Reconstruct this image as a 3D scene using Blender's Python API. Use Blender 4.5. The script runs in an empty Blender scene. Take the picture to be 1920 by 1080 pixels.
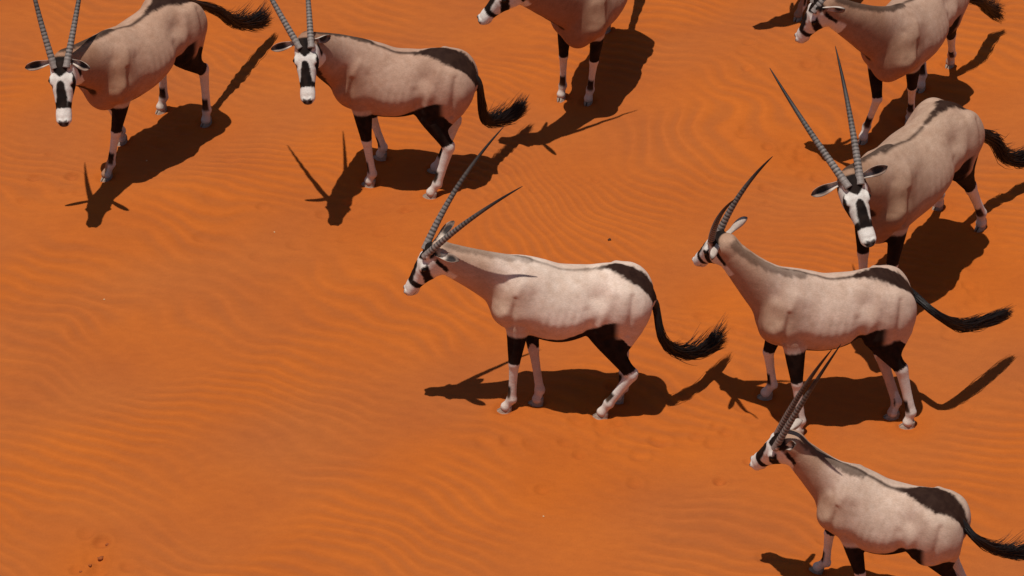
import bpy, math, random
import numpy as np
from mathutils import Vector, Matrix

random.seed(4)
RNG = np.random.RandomState(4)
scene = bpy.context.scene
COL = scene.collection

# ------------------------------------------------------------------ camera
EL = math.radians(37.0)          # looking down by this angle
DIST = 22.4                      # metres from camera to the middle of the view on the sand
FPX = 6000.0                     # focal length in pixels of a 1920 wide picture
cam_data = bpy.data.cameras.new("camera")
cam = bpy.data.objects.new("camera", cam_data)
COL.objects.link(cam)
cam.location = (0, -DIST * math.cos(EL), DIST * math.sin(EL))
cam.rotation_euler = (math.pi / 2 - EL, 0, 0)
cam_data.sensor_width = 36.0
cam_data.lens = FPX / 1920 * 36.0
cam_data.clip_end = 3000
scene.camera = cam

# ------------------------------------------------------------------ light
SUN_A, SUN_B = 0.13, 0.08        # shadow shift per metre of height (x, y)
sun_to = Vector((-SUN_A, -SUN_B, 1)).normalized()
sun_el = math.asin(sun_to.z)
sun_az = math.atan2(sun_to.x, sun_to.y)
world = bpy.data.worlds.new("World")
scene.world = world
world.use_nodes = True
wn = world.node_tree.nodes
wl = world.node_tree.links
bgn = wn.get("Background") or wn.new("ShaderNodeBackground")
sky = wn.new("ShaderNodeTexSky")
sky.sky_type = 'NISHITA'
sky.sun_disc = False
sky.sun_elevation = sun_el
sky.sun_rotation = sun_az
wl.new(sky.outputs[0], bgn.inputs[0])
bgn.inputs[1].default_value = 0.05
sun_data = bpy.data.lights.new("sun", 'SUN')
sun_data.energy = 4.4
sun_data.angle = math.radians(0.5)
sun_data.color = (1.0, 0.95, 0.88)
sun = bpy.data.objects.new("sun", sun_data)
COL.objects.link(sun)
sun.rotation_euler = sun_to.to_track_quat('Z', 'Y').to_euler()
scene.view_settings.view_transform = 'Standard'
scene.view_settings.look = 'None'
scene.view_settings.exposure = -0.24
scene.view_settings.gamma = 1.0
scene.view_settings.use_curve_mapping = False

# ------------------------------------------------------------------ pixel <-> world
CAM = np.array(cam.location)
FWD = np.array([0, math.cos(EL), -math.sin(EL)])
UPV = np.array([0, math.sin(EL), math.cos(EL)])
RGT = np.array([1.0, 0, 0])
SUND = np.array([SUN_A, SUN_B, -1.0])

def ray(px, py):
    d = FWD * FPX + RGT * (px - 960) - UPV * (py - 540)
    return d / np.linalg.norm(d)

def unproj(px, py, z=0.0):
    d = ray(px, py)
    return CAM + d * ((z - CAM[2]) / d[2])

def proj(p):
    q = np.asarray(p) - CAM
    w = q @ FWD
    return (960 + FPX * (q @ RGT) / w, 540 - FPX * (q @ UPV) / w)

def on_line(O, d, P, L, sign):
    """point of the line O + t d at distance L from P (the farther one for sign > 0)"""
    d = d / np.linalg.norm(d)
    t0 = (P - O) @ d
    q = O + d * t0
    h2 = L * L - np.sum((P - q) ** 2)
    if h2 <= 0 or sign == 0:
        return P + (q - P) / np.linalg.norm(q - P) * L
    return q + d * sign * math.sqrt(h2)

# ------------------------------------------------------------------ helpers
def link_mesh(name, verts, faces, mat, parent=None, smooth=True):
    me = bpy.data.meshes.new(name)
    me.from_pydata([tuple(v) for v in verts], [], faces)
    me.materials.append(mat)
    if smooth:
        me.polygons.foreach_set("use_smooth", [True] * len(me.polygons))
    me.update()
    ob = bpy.data.objects.new(name, me)
    COL.objects.link(ob)
    if parent is not None:
        ob.parent = parent
    return ob

def fast_mesh(name, V, Q, mat, parent=None):
    me = bpy.data.meshes.new(name)
    me.vertices.add(len(V))
    me.vertices.foreach_set("co", np.ascontiguousarray(V, dtype=np.float32).ravel())
    me.loops.add(len(Q) * 4)
    me.loops.foreach_set("vertex_index", np.ascontiguousarray(Q, dtype=np.int32).ravel())
    me.polygons.add(len(Q))
    me.polygons.foreach_set("loop_start", np.arange(0, len(Q) * 4, 4, dtype=np.int32))
    me.polygons.foreach_set("use_smooth", np.ones(len(Q), dtype=bool))
    me.update(calc_edges=True)
    me.materials.append(mat)
    ob = bpy.data.objects.new(name, me)
    COL.objects.link(ob)
    if parent is not None:
        ob.parent = parent
    return ob

def set_color(ob, name, C):
    me = ob.data
    at = me.color_attributes.new(name=name, type='FLOAT_COLOR', domain='POINT')
    C4 = np.ones((len(me.vertices), 4), dtype=np.float32)
    C4[:, :3] = C
    at.data.foreach_set("color", C4.ravel())

def smoothstep(a, b, x):
    t = np.clip((x - a) / (b - a), 0, 1)
    return t * t * (3 - 2 * t)

class Waves:
    """cheap smooth noise: a sum of many sines, about -1..1"""
    def __init__(self, scale, n=14, dim=3, seed=0, rough=0.6):
        r = np.random.RandomState(seed)
        d = r.normal(size=(n, dim))
        d /= np.linalg.norm(d, axis=1)[:, None]
        f = (2 * math.pi / scale) * (2 ** r.uniform(-0.6, 1.2, n))
        self.k = d * f[:, None]
        self.p = r.uniform(0, 6.28, n)
        a = (f / f.min()) ** (-rough)
        self.a = a / math.sqrt(np.sum(a ** 2) / 2) * 0.5
    def __call__(self, P):
        out = np.zeros(P.shape[:-1])
        for k, p, a in zip(self.k, self.p, self.a):
            out += a * np.sin(P @ k + p)
        return out

# ------------------------------------------------------------------ materials
def new_mat(name):
    m = bpy.data.materials.new(name)
    m.use_nodes = True
    nt = m.node_tree
    for n in list(nt.nodes):
        nt.nodes.remove(n)
    out = nt.nodes.new("ShaderNodeOutputMaterial")
    bs = nt.nodes.new("ShaderNodeBsdfPrincipled")
    nt.links.new(bs.outputs[0], out.inputs[0])
    return m, nt, bs

def noise_node(nt, scale, detail=4, rough=0.6, coord=None, stretch=None):
    tc = nt.nodes.new("ShaderNodeTexCoord")
    src = tc.outputs['Object']
    if stretch:
        mp = nt.nodes.new("ShaderNodeMapping")
        mp.inputs['Scale'].default_value = stretch
        nt.links.new(src, mp.inputs[0])
        src = mp.outputs[0]
    n = nt.nodes.new("ShaderNodeTexNoise")
    n.inputs['Scale'].default_value = scale
    n.inputs['Detail'].default_value = detail
    n.inputs['Roughness'].default_value = rough
    nt.links.new(src, n.inputs['Vector'])
    return n

def ramp(nt, fac, p0, c0, p1, c1):
    r = nt.nodes.new("ShaderNodeValToRGB")
    r.color_ramp.elements[0].position = p0
    r.color_ramp.elements[0].color = c0
    r.color_ramp.elements[1].position = p1
    r.color_ramp.elements[1].color = c1
    nt.links.new(fac, r.inputs[0])
    return r

def mult(nt, c1, c2, fac=1.0, mode='MULTIPLY'):
    m = nt.nodes.new("ShaderNodeMixRGB")
    m.blend_type = mode
    m.inputs[0].default_value = fac
    for i, c in ((1, c1), (2, c2)):
        if isinstance(c, tuple):
            m.inputs[i].default_value = c
        else:
            nt.links.new(c, m.inputs[i])
    return m.outputs[0]

def simple_mat(name, color, rough=0.7, var=0.25, scale=60, bump=0.0, attr=None):
    m, nt, bs = new_mat(name)
    if attr:
        a = nt.nodes.new("ShaderNodeAttribute")
        a.attribute_name = attr
        base = a.outputs['Color']
    else:
        base = (*color, 1)
    n = noise_node(nt, scale)
    v0, v1 = 1 - var, 1 + var
    r = ramp(nt, n.outputs[0], 0.3, (v0, v0, v0, 1), 0.7, (v1, v1, v1, 1))
    nt.links.new(mult(nt, base, r.outputs[0]), bs.inputs['Base Color'])
    bs.inputs['Roughness'].default_value = rough
    bs.inputs['Specular IOR Level'].default_value = 0.3
    if bump:
        b = nt.nodes.new("ShaderNodeBump")
        b.inputs['Strength'].default_value = bump
        b.inputs['Distance'].default_value = 0.004
        nt.links.new(n.outputs[0], b.inputs['Height'])
        nt.links.new(b.outputs[0], bs.inputs['Normal'])
    return m

def coat_material():
    m, nt, bs = new_mat("oryx_coat")
    a = nt.nodes.new("ShaderNodeAttribute")
    a.attribute_name = "coat"
    fine = noise_node(nt, 170, 3, 0.7, stretch=(0.45, 1, 1))
    mid = noise_node(nt, 22, 5, 0.65, stretch=(0.7, 1, 1))
    r1 = ramp(nt, fine.outputs[0], 0.25, (0.80, 0.80, 0.80, 1), 0.75, (1.15, 1.15, 1.15, 1))
    r2 = ramp(nt, mid.outputs[0], 0.3, (0.89, 0.875, 0.85, 1), 0.7, (1.08, 1.08, 1.08, 1))
    c = mult(nt, mult(nt, a.outputs['Color'], r1.outputs[0]), r2.outputs[0])
    nt.links.new(c, bs.inputs['Base Color'])
    bs.inputs['Roughness'].default_value = 0.75
    bs.inputs['Specular IOR Level'].default_value = 0.05
    bs.inputs['Sheen Weight'].default_value = 0.0
    bs.inputs['Sheen Roughness'].default_value = 0.5
    b1 = nt.nodes.new("ShaderNodeBump")
    b1.inputs['Strength'].default_value = 0.25
    b1.inputs['Distance'].default_value = 0.006
    nt.links.new(mid.outputs[0], b1.inputs['Height'])
    b2 = nt.nodes.new("ShaderNodeBump")
    b2.inputs['Strength'].default_value = 0.35
    b2.inputs['Distance'].default_value = 0.0025
    nt.links.new(fine.outputs[0], b2.inputs['Height'])
    nt.links.new(b1.outputs[0], b2.inputs['Normal'])
    nt.links.new(b2.outputs[0], bs.inputs['Normal'])
    return m

M_COAT = coat_material()
M_HORN = simple_mat("horn", (0.1, 0.09, 0.08), 0.55, 0.2, 90, 0.5, attr="tone")
M_EAR = simple_mat("ear", (0.4, 0.3, 0.25), 0.7, 0.12, 80, 0.3, attr="tone")
M_EYE = simple_mat("eye", (0.008, 0.006, 0.005), 0.12, 0.1, 20)
M_HOOF = simple_mat("hoof", (0.34, 0.25, 0.19), 0.6, 0.25, 50, 0.3)
M_TAIL = simple_mat("tail_hair", (0.014, 0.010, 0.009), 0.5, 0.3, 120, 0.4)
M_CLOD = simple_mat("sand_clod", (0.30, 0.075, 0.018), 0.95, 0.25, 80, 0.5)
M_DUNG = simple_mat("dung_pellet", (0.05, 0.02, 0.01), 0.8, 0.25, 80, 0.5)
M_CHIP = simple_mat("pale_chip", (0.62, 0.38, 0.2), 0.8, 0.15, 80, 0.3)

def sand_material():
    m, nt, bs = new_mat("red_sand")
    a = nt.nodes.new("ShaderNodeAttribute")
    a.attribute_name = "sand"
    big = noise_node(nt, 0.9, 5, 0.55, stretch=(1.0, 1.6, 1))
    r0 = ramp(nt, big.outputs[0], 0.32, (0.93, 0.90, 0.92, 1), 0.68, (1.06, 1.05, 0.92, 1))
    med = noise_node(nt, 14, 6, 0.6, stretch=(0.8, 1.5, 1))
    r1 = ramp(nt, med.outputs[0], 0.3, (0.95, 0.945, 0.96, 1), 0.7, (1.045, 1.05, 1.04, 1))
    fine = noise_node(nt, 170, 5, 0.8)
    r2 = ramp(nt, fine.outputs[0], 0.25, (0.86, 0.86, 0.87, 1), 0.75, (1.13, 1.13, 1.12, 1))
    c = mult(nt, mult(nt, mult(nt, a.outputs['Color'], r0.outputs[0]), r1.outputs[0]), r2.outputs[0])
    nt.links.new(c, bs.inputs['Base Color'])
    bs.inputs['Roughness'].default_value = 0.92
    bs.inputs['Specular IOR Level'].default_value = 0.12
    b1 = nt.nodes.new("ShaderNodeBump")
    b1.inputs['Strength'].default_value = 0.25
    b1.inputs['Distance'].default_value = 0.02
    nt.links.new(med.outputs[0], b1.inputs['Height'])
    b2 = nt.nodes.new("ShaderNodeBump")
    b2.inputs['Strength'].default_value = 0.30
    b2.inputs['Distance'].default_value = 0.003
    nt.links.new(fine.outputs[0], b2.inputs['Height'])
    nt.links.new(b1.outputs[0], b2.inputs['Normal'])
    nt.links.new(b2.outputs[0], bs.inputs['Normal'])
    return m

# ------------------------------------------------------------------ sand
W_big = Waves(4.5, 10, 2, 11)
W_dir = Waves(3.0, 10, 2, 12)
W_dir2 = Waves(0.9, 12, 2, 16)
W_amp = Waves(1.3, 12, 2, 13)
W_bump = Waves(0.5, 16, 2, 14)
W_col = Waves(1.6, 12, 2, 15)
W_band = Waves(2.0, 8, 2, 17)
# hollows and trampled places: (pixel x, pixel y, radius m, depth m, stretch angle, aspect)
HOLLOWS = [(1060, 880, 0.42, 0.022), (1010, 925, 0.16, 0.010), (680, 420, 0.45, 0.022), (1500, 300, 0.30, 0.014), (160, 1040, 0.28, 0.012),
           (1130, 770, 0.16, 0.014), (950, 775, 0.12, 0.010), (1495, 800, 0.14, 0.012), (1700, 785, 0.14, 0.012),
           (200, 335, 0.13, 0.010), (387, 228, 0.13, 0.010), (692, 333, 0.13, 0.010), (809, 360, 0.13, 0.010),
           (1860, 540, 0.5, 0.018), (1790, 470, 0.3, 0.015), (1330, 560, 0.3, 0.012)]
HOLLOWS = [(unproj(a, b)[:2], r, d) for a, b, r, d in HOLLOWS]
PRINTS = []
_pr = np.random.RandomState(8)
for (cx_, cy_, n_, sp_) in ((1500, 300, 16, 55), (170, 1035, 12, 45), (1650, 1000, 10, 90), (1150, 800, 10, 60), (1780, 540, 16, 80), (560, 440, 8, 120), (1250, 860, 14, 120), (1300, 620, 10, 70), (1000, 790, 8, 60), (90, 300, 6, 60),
                            (1400, 780, 8, 60), (640, 380, 6, 60), (300, 300, 8, 80), (1500, 120, 8, 60), (900, 330, 6, 50)):
    for _ in range(n_):
        PRINTS.append((unproj(cx_ + _pr.normal() * sp_, cy_ + _pr.normal() * sp_ * 0.5)[:2], _pr.uniform(0.035, 0.06), _pr.uniform(0.008, 0.017)))

# where each animal stands, read off as picture points and heights, turned into places on the sand
HERD = [
    dict(key='O1', seed=10, size=1.02, hk={'RL': (396, 138, 0.45)}, hang=False, troot=1.0, label="oryx in the top left corner, face towards us, its rump cut by the top edge",
         withers=(194, 74), croup=(312, -10), FL=(200, 336), FR=(228, 267), RL=(386, 226), RR=(302, 206),
         poll=(113, 113, 1.33), nose=('r', 120, 220, 0), face_yaw=-96, hornL=('z', 166, -108, 1.86), hornR=('z', 44, -103, 1.96), horn=0.92,
         earR=('r', 43, 128, -1), earL=('r', 168, 128, -1), earface=(0, -1, 0.2),
         coat=(0.475, 0.295, 0.205), mane=0.9,
         tail=[(403, 18, 0.72), (440, 42, 0.46), (478, 46, 0.28), (506, 40, 0.17)], fandir=(0, 0.3, 1)),
    dict(key='O2', seed=20, size=0.98, length=0.93, muscle=1.1, hk={'RL': (840, 283, 0.36)}, label="oryx facing us whose bushy tail hangs beside the long horn shadow, second from left",
         withers=(668, 70), croup=(832, 82), FL=(692, 331), FR=(714, 288), RL=(808, 358), RR=(816, 310),
         poll=(571, 77, 1.40), nose=('r', 577, 178, 0), face_yaw=-98, hornL=('s', 643, 245), hornR=('s', 538, 270), horn=0.92,
         earR=('r', 499, 95, -1), earL=('r', 620, 70, 1), earface=(0, -1, 0.2),
         coat=(0.455, 0.285, 0.205), mane=0.9,
         tail=[(903, 190, 0.62), (912, 226, 0.38), (950, 222, 0.24), (985, 205, 0.16)], fandir=(0, 0.3, 1), fan=0.06),
    dict(key='O3', seed=30, size=0.98, length=1.08, label="oryx at the top middle with only muzzle, chest and legs in view",
         withers=(1084, -26), croup=(1150, -136), FR=(1052, 182), FL=(1103, 192), RL=(1137, 66), RR=(1098, 52),
         poll=(958, -38, 1.45), nose=('r', 908, 34, 1), face_yaw=-165, hornL=('s', 1197, 212), hornR=('s', 1197, 158), horn=0.92,
         coat=(0.43, 0.265, 0.185), voxel=0.009,
         tail=[(1180, -120, 0.7), (1200, -130, 0.45), (1225, -140, 0.3)]),
    dict(key='O4', seed=40, size=1.0, kn={'FR': (1645, 186, 0.40)}, label="oryx at the top right, lowered neck stretched left, behind the long horns of another",
         withers=(1675, 25), croup=(1758, -64), FR=(1618, 263), FL=(1706, 224), RR=(1726, 165), RL=(1781, 120),
         poll=(1533, 3, 1.40), nose=('r', 1503, 68, 1), face_yaw=-172, horn=0.93, hornL=('z', 1632, -98, 1.75), hornR=('z', 1596, -150, 1.95), earL=('r', 1584, 18, -1),
         coat=(0.475, 0.31, 0.225),
         tail=[(1832, 0, 0.55), (1848, 14, 0.35), (1862, 24, 0.2), (1878, 34, 0.1)]),
    dict(key='O9', seed=90, size=0.98, voxel=0.011, label="oryx almost wholly above the top edge, only one white foot in view",
         withers=(1520, -200), croup=(1593, -287), FL=(1496, 32), FR=(1512, -22), RL=(1585, -80), RR=(1565, -100),
         poll=(1455, -243, 1.38), nose=(1402, -160, 1.06), face_yaw=-170,
         tail=[(1650, -200, 0.55), (1670, -190, 0.35), (1690, -190, 0.2)]),
    dict(key='O5', seed=50, chest=0.07, size=1.10, length=1.04, patch=0.10, pscale=0.8, head=0.93, label="large oryx at the right edge facing us, both long ringed horns fully in view",
         withers=(1644, 310), croup=(1782, 185), FR=(1612, 584), FL=(1652, 600), RR=(1758, 392), RL=(1838, 430),
         poll=(1597, 335, 1.42), nose=('r', 1625, 438, 0), face_yaw=-80, hornL=('r', 1566, 86, 1), hornR=('r', 1443, 127, 1), horn=0.97, bow=0.02,
         earR=('r', 1521, 366, -1), earL=('r', 1664, 312, -1), earface=(0, -1, 0.3), mane=0.9,
         coat=(0.45, 0.295, 0.21),
         tail=[(1862, 262, 0.60), (1880, 292, 0.42), (1905, 303, 0.30), (1945, 300, 0.2)]),
    dict(key='O6', seed=60, size=0.98, length=0.91, belly=0.015, hang=False, troot=0.97, pscale=0.8, ear=0.85, label="oryx walking left, head turned away, tail blown straight back",
         withers=(1482, 502), croup=(1648, 494), FL=(1495, 798), FR=(1436, 735), RL=(1703, 785), RR=(1674, 768),
         poll=(1346, 442, 1.33), nose=('r', 1313, 486, 1), face_yaw=150, hornL=('z', 1377, 374, 1.86), hornR=('z', 1449, 293, 1.92), bow=0.18,
         mane=0.6, coat=(0.565, 0.40, 0.31),
         tail=[(1755, 588, 0.80), (1800, 610, 0.60), (1845, 604, 0.48), (1892, 590, 0.38)], fan=0.03),
    dict(key='C', seed=70, size=0.95, length=0.98, belly=0.05, patch=0.09, pscale=0.85, troot=0.90, hk={'RL': (1184, 703, 0.35)}, label="oryx in full side view nearest the middle of the sand",
         withers=(972, 498), croup=(1157, 506), FL=(948, 772), FR=(1007, 762), RL=(1128, 783), RR=(1158, 752),
         poll=(805, 464, 1.28), nose=('r', 770, 541, 1), face_yaw=-174, hornL=('z', 980, 349, 1.85), hornR=('z', 945, 237, 1.93), horn=0.97, bow=0.14,
         earR=('r', 858, 407, 1), earL=('r', 860, 489, -1), earface=(-0.3, -0.3, 1.0), mane=0.45, dorsal=0.6,
         coat=(0.70, 0.54, 0.44),
         tail=[(1240, 630, 0.60), (1262, 656, 0.42), (1305, 664, 0.28), (1358, 640, 0.16)], fan=0.06, fandir=(0, 0.4, 1)),
    dict(key='O7', seed=80, patch=-0.06, size=0.89, length=0.88, hang=False, troot=0.97, belly=0.02, head=1.13, label="oryx at the bottom right, its lower legs cut by the bottom edge",
         withers=(1604, 886), croup=(1740, 922), FR=(1532, 1076), FL=(1628, 1160), RL=(1836, 1150), RR=(1815, 1122),
         poll=(1464, 820, 1.22), nose=('r', 1421, 866, 1), face_yaw=178, hornL=('r', 1577, 645, -1), hornR=('r', 1560, 655, -1), horn=0.93, bow=0.05, earL=('r', 1491, 833, -1), earR=('r', 1503, 788, 1),
         mane=0.75, coat=(0.55, 0.395, 0.305),
         tail=[(1830, 1010, 0.78), (1868, 1030, 0.62), (1915, 1040, 0.5), (1965, 1035, 0.42)]),
]
for sp in HERD:                       # faint trail of steps left behind each animal
    a_, b_ = unproj(*sp['withers'], 1.15)[:2], unproj(*sp['croup'], 1.15)[:2]
    d_ = (b_ - a_) / np.linalg.norm(b_ - a_)
    n_ = np.array([-d_[1], d_[0]])
    for i_ in range(9):
        c_ = b_ + d_ * (0.25 + 0.42 * i_) + n_ * (0.11 * (-1) ** i_ + 0.04 * _pr.normal() + 0.02 * i_ * i_ * 0.3)
        for q_ in (-1, 1):
            PRINTS.append((c_ + n_ * 0.018 * q_ + d_ * 0.02 * _pr.normal(), 0.032, 0.0075))

HOOF_DENTS = [unproj(*sp[k], 0.0)[:2] for sp in HERD for k in ('FL', 'FR', 'RL', 'RR')]

def sand_height(x, y, full=False):
    P = np.stack([x, y], -1)
    near = np.exp(-((x / 9.0) ** 4 + (y / 9.0) ** 4))
    z = 0.035 * W_big(P) + 0.0035 * W_bump(P) * near
    # long soft swells that run from lower left to upper right
    sw = (-0.62 * x + 0.78 * y)
    z = z + 0.020 * np.sin(2 * math.pi * sw / 1.9 + 1.3 * W_dir(P)) * near
    z = z + 0.35 * near * 0
    # wind ripples
    u = y + 0.45 * x + 0.70 * np.tanh((x - 0.25) / 0.55) * np.exp(-((y - 1.2) / 0.95) ** 2) + 0.10 * np.sin(1.1 * x - 0.6 * y)
    ph = 2 * math.pi * u / 0.132 + 7.5 * W_dir(P) + 3.4 * W_dir2(P) + 1.1 * W_bump(P)
    cr = 0.5 + 0.5 * np.sin(ph + 0.45 * np.sin(ph))
    prof = 2 * cr ** 1.5 - 0.85
    amp = 0.15 + 0.85 * smoothstep(-0.9, 0.6, W_amp(P) + 0.5 * np.sin(2 * math.pi * sw / 1.9 + 1.3 * W_dir(P)))
    wipe = np.ones_like(x)
    for (c, r, d) in HOLLOWS:
        g = np.exp(-(((x - c[0]) ** 2 + (y - c[1]) ** 2) / (r * r)))
        z = z - d * g
        wipe = wipe * (1 - 0.8 * g)
    for (c, r, d) in PRINTS:
        m = (np.abs(x - c[0]) < 4 * r) & (np.abs(y - c[1]) < 4 * r)
        if not m.any():
            continue
        q = ((x[m] - c[0]) ** 2 + (y[m] - c[1]) ** 2) / (r * r)
        z[m] += -d * np.exp(-q) + 0.45 * d * np.exp(-((np.sqrt(q) - 1.5) / 0.45) ** 2)
    for c in HOOF_DENTS:
        q = np.sqrt((x - c[0]) ** 2 + (y - c[1]) ** 2) / 0.062
        z = z - 0.010 * np.exp(-q ** 4) + 0.007 * np.exp(-((q - 1.45) / 0.4) ** 2) * (1 + 0.5 * W_bump(P * 3))
        wipe = wipe * (1 - 0.8 * np.exp(-(q / 2.5) ** 2))
    amp = amp * wipe
    z = z + 0.0062 * amp * prof * near
    if full:
        return z, prof * amp * near, 1 - wipe
    return z

def gz(x, y):
    return float(sand_height(np.array([float(x)]), np.array([float(y)]))[0])

def axis_coords(lo, hi, step, far):
    core = np.arange(lo, hi + step, step)
    out, s, v = [], step, core[-1]
    while v < far:
        s *= 1.22
        v += s
        out.append(v)
    outn, s, v = [], step, core[0]
    while v > -far:
        s *= 1.22
        v -= s
        outn.append(v)
    return np.array(outn[::-1] + list(core) + out)

def build_sand():
    xs = axis_coords(-4.1, 4.1, 0.0125, 1200)
    ys = axis_coords(-3.8, 4.0, 0.014, 1200)
    X, Y = np.meshgrid(xs, ys, indexing='ij')
    Z, rip, wp = sand_height(X, Y, True)
    V = np.stack([X, Y, Z], -1).reshape(-1, 3)
    nx, ny = len(xs), len(ys)
    idx = np.arange(nx * ny).reshape(nx, ny)
    Q = np.stack([idx[:-1, :-1], idx[1:, :-1], idx[1:, 1:], idx[:-1, 1:]], -1).reshape(-1, 4)
    ob = fast_mesh("sand_ground", V, Q, sand_material())
    ob['kind'] = 'structure'
    # colour of the grains: greyer grains and painted ripple shade in the troughs, fresh orange sand in drifts
    P = np.stack([X, Y], -1)
    base = np.array([0.425, 0.110, 0.0210])
    dull = np.array([0.375, 0.108, 0.029])
    fresh = np.array([0.470, 0.115, 0.0150])
    k = np.clip(0.5 + 0.55 * W_col(P), 0, 1)[..., None]
    sw = (-0.62 * X + 0.78 * Y)
    kb = np.clip(0.5 + 0.6 * np.sin(2 * math.pi * sw / 1.9 + 1.3 * W_dir(P) + 0.5) + 0.3 * W_band(P), 0, 1)[..., None]
    C = base * (1 - 0.65 * k) + dull * 0.65 * k
    C = C * (1 - 0.65 * kb) + fresh * 0.65 * kb
    t = np.clip(-rip, 0, 1)[..., None]
    C = C * (1 - 0.55 * t) + dull * 0.90 * 0.55 * t
    C = C * (1 + 0.055 * np.clip(rip, 0, 1)[..., None] * np.array([1, 1.05, 1.15]))  # highlight on the ripple crests painted into the sand colour
    wp = np.clip(wp, 0, 1)[..., None] * 0.8
    C = C * (1 - wp) + fresh * np.array([0.95, 0.93, 0.9]) * wp
    set_color(ob, "sand", C.reshape(-1, 3))
    return ob

build_sand()

# ------------------------------------------------------------------ distance field toolkit
class Field:
    def __init__(self, lo, hi, h):
        self.lo = np.array(lo, dtype=np.float64)
        self.h = h
        self.n = np.ceil((np.array(hi) - self.lo) / h).astype(int) + 1
        self.v = np.full(self.n, 0.6, dtype=np.float32)
        self.ax = [(self.lo[i] + h * np.arange(self.n[i])).astype(np.float32) for i in range(3)]
    def box(self, lo, hi, pad):
        a = np.clip(((np.array(lo) - pad - self.lo) / self.h).astype(int), 0, self.n - 1)
        b = np.clip(((np.array(hi) + pad - self.lo) / self.h).astype(int) + 2, 1, self.n)
        sl = tuple(slice(a[i], b[i]) for i in range(3))
        X = self.ax[0][sl[0]][:, None, None]
        Y = self.ax[1][sl[1]][None, :, None]
        Z = self.ax[2][sl[2]][None, None, :]
        return sl, X, Y, Z
    def merge(self, sl, d, k, sub=False):
        v = self.v[sl]
        if sub:
            d = -d
            hh = np.maximum(k - np.abs(v - d), 0) / k
            self.v[sl] = np.maximum(v, d) + hh * hh * k * 0.25
        else:
            hh = np.maximum(k - np.abs(v - d), 0) / k
            self.v[sl] = np.minimum(v, d) - hh * hh * k * 0.25

def seg_dist(X, Y, Z, a, b, ra, rb, u):
    """rounded elliptical cone from a to b; ra, rb = (radius along u, radius across)"""
    a = np.asarray(a, float); b = np.asarray(b, float)
    ab = b - a
    L2 = float(ab @ ab) + 1e-12
    w = ab / math.sqrt(L2)
    u = np.asarray(u, float) - w * float(np.dot(u, w))
    u = u / (np.linalg.norm(u) + 1e-12)
    v = np.cross(w, u)
    f = np.float32
    dx, dy, dz = X - f(a[0]), Y - f(a[1]), Z - f(a[2])
    t = np.clip((dx * f(ab[0]) + dy * f(ab[1]) + dz * f(ab[2])) / f(L2), 0, 1)
    qx, qy, qz = dx - t * f(ab[0]), dy - t * f(ab[1]), dz - t * f(ab[2])
    ru = f(ra[0]) + t * f(rb[0] - ra[0])
    rv = f(ra[1]) + t * f(rb[1] - ra[1])
    rw = np.minimum(ru, rv)
    qu = (qx * f(u[0]) + qy * f(u[1]) + qz * f(u[2])) / ru
    qv = (qx * f(v[0]) + qy * f(v[1]) + qz * f(v[2])) / rv
    qw = (qx * f(w[0]) + qy * f(w[1]) + qz * f(w[2])) / rw
    k0 = np.sqrt(qu * qu + qv * qv + qw * qw) + f(1e-6)
    k1 = np.sqrt((qu / ru) ** 2 + (qv / rv) ** 2 + (qw / rw) ** 2) + f(1e-6)
    return k0 * (k0 - 1) / k1

def chain(field, pts, rads, u, k, us=None):
    pts = [np.asarray(p, float) for p in pts]
    R = max(max(r) for r in rads)
    lo = np.min(pts, axis=0) - R
    hi = np.max(pts, axis=0) + R
    sl, X, Y, Z = field.box(lo, hi, k + 0.01)
    D = None
    for i in range(len(pts) - 1):
        uu = us[i] if us is not None else u
        d = seg_dist(X, Y, Z, pts[i], pts[i + 1], rads[i], rads[i + 1], uu)
        D = d if D is None else np.minimum(D, d)
    field.merge(sl, D, k)

def ellipsoid(field, c, ax3, r3, k, sub=False):
    """ax3 = three unit axes, r3 = radii"""
    c = np.asarray(c, float)
    R = max(r3)
    sl, X, Y, Z = field.box(c - R, c + R, k + 0.01)
    dx, dy, dz = X - np.float32(c[0]), Y - np.float32(c[1]), Z - np.float32(c[2])
    k0 = 0; k1 = 0
    for a, r in zip(ax3, r3):
        q = (dx * np.float32(a[0]) + dy * np.float32(a[1]) + dz * np.float32(a[2])) / np.float32(r)
        k0 = k0 + q * q
        k1 = k1 + (q / np.float32(r)) ** 2
    k0 = np.sqrt(k0) + np.float32(1e-6)
    k1 = np.sqrt(k1) + np.float32(1e-6)
    field.merge(sl, k0 * (k0 - 1) / k1, k, sub)

def spline1d(xk, yk, n=200):
    """smooth dense table through the knots (Catmull-Rom like)"""
    xk = np.asarray(xk, float); yk = np.asarray(yk, float)
    m = np.gradient(yk, xk)
    xs = np.linspace(xk[0], xk[-1], n)
    i = np.clip(np.searchsorted(xk, xs) - 1, 0, len(xk) - 2)
    h = xk[i + 1] - xk[i]
    t = (xs - xk[i]) / h
    y = ((2 * t ** 3 - 3 * t ** 2 + 1) * yk[i] + (t ** 3 - 2 * t ** 2 + t) * h * m[i]
         + (-2 * t ** 3 + 3 * t ** 2) * yk[i + 1] + (t ** 3 - t ** 2) * h * m[i + 1])
    return xs, y

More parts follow.
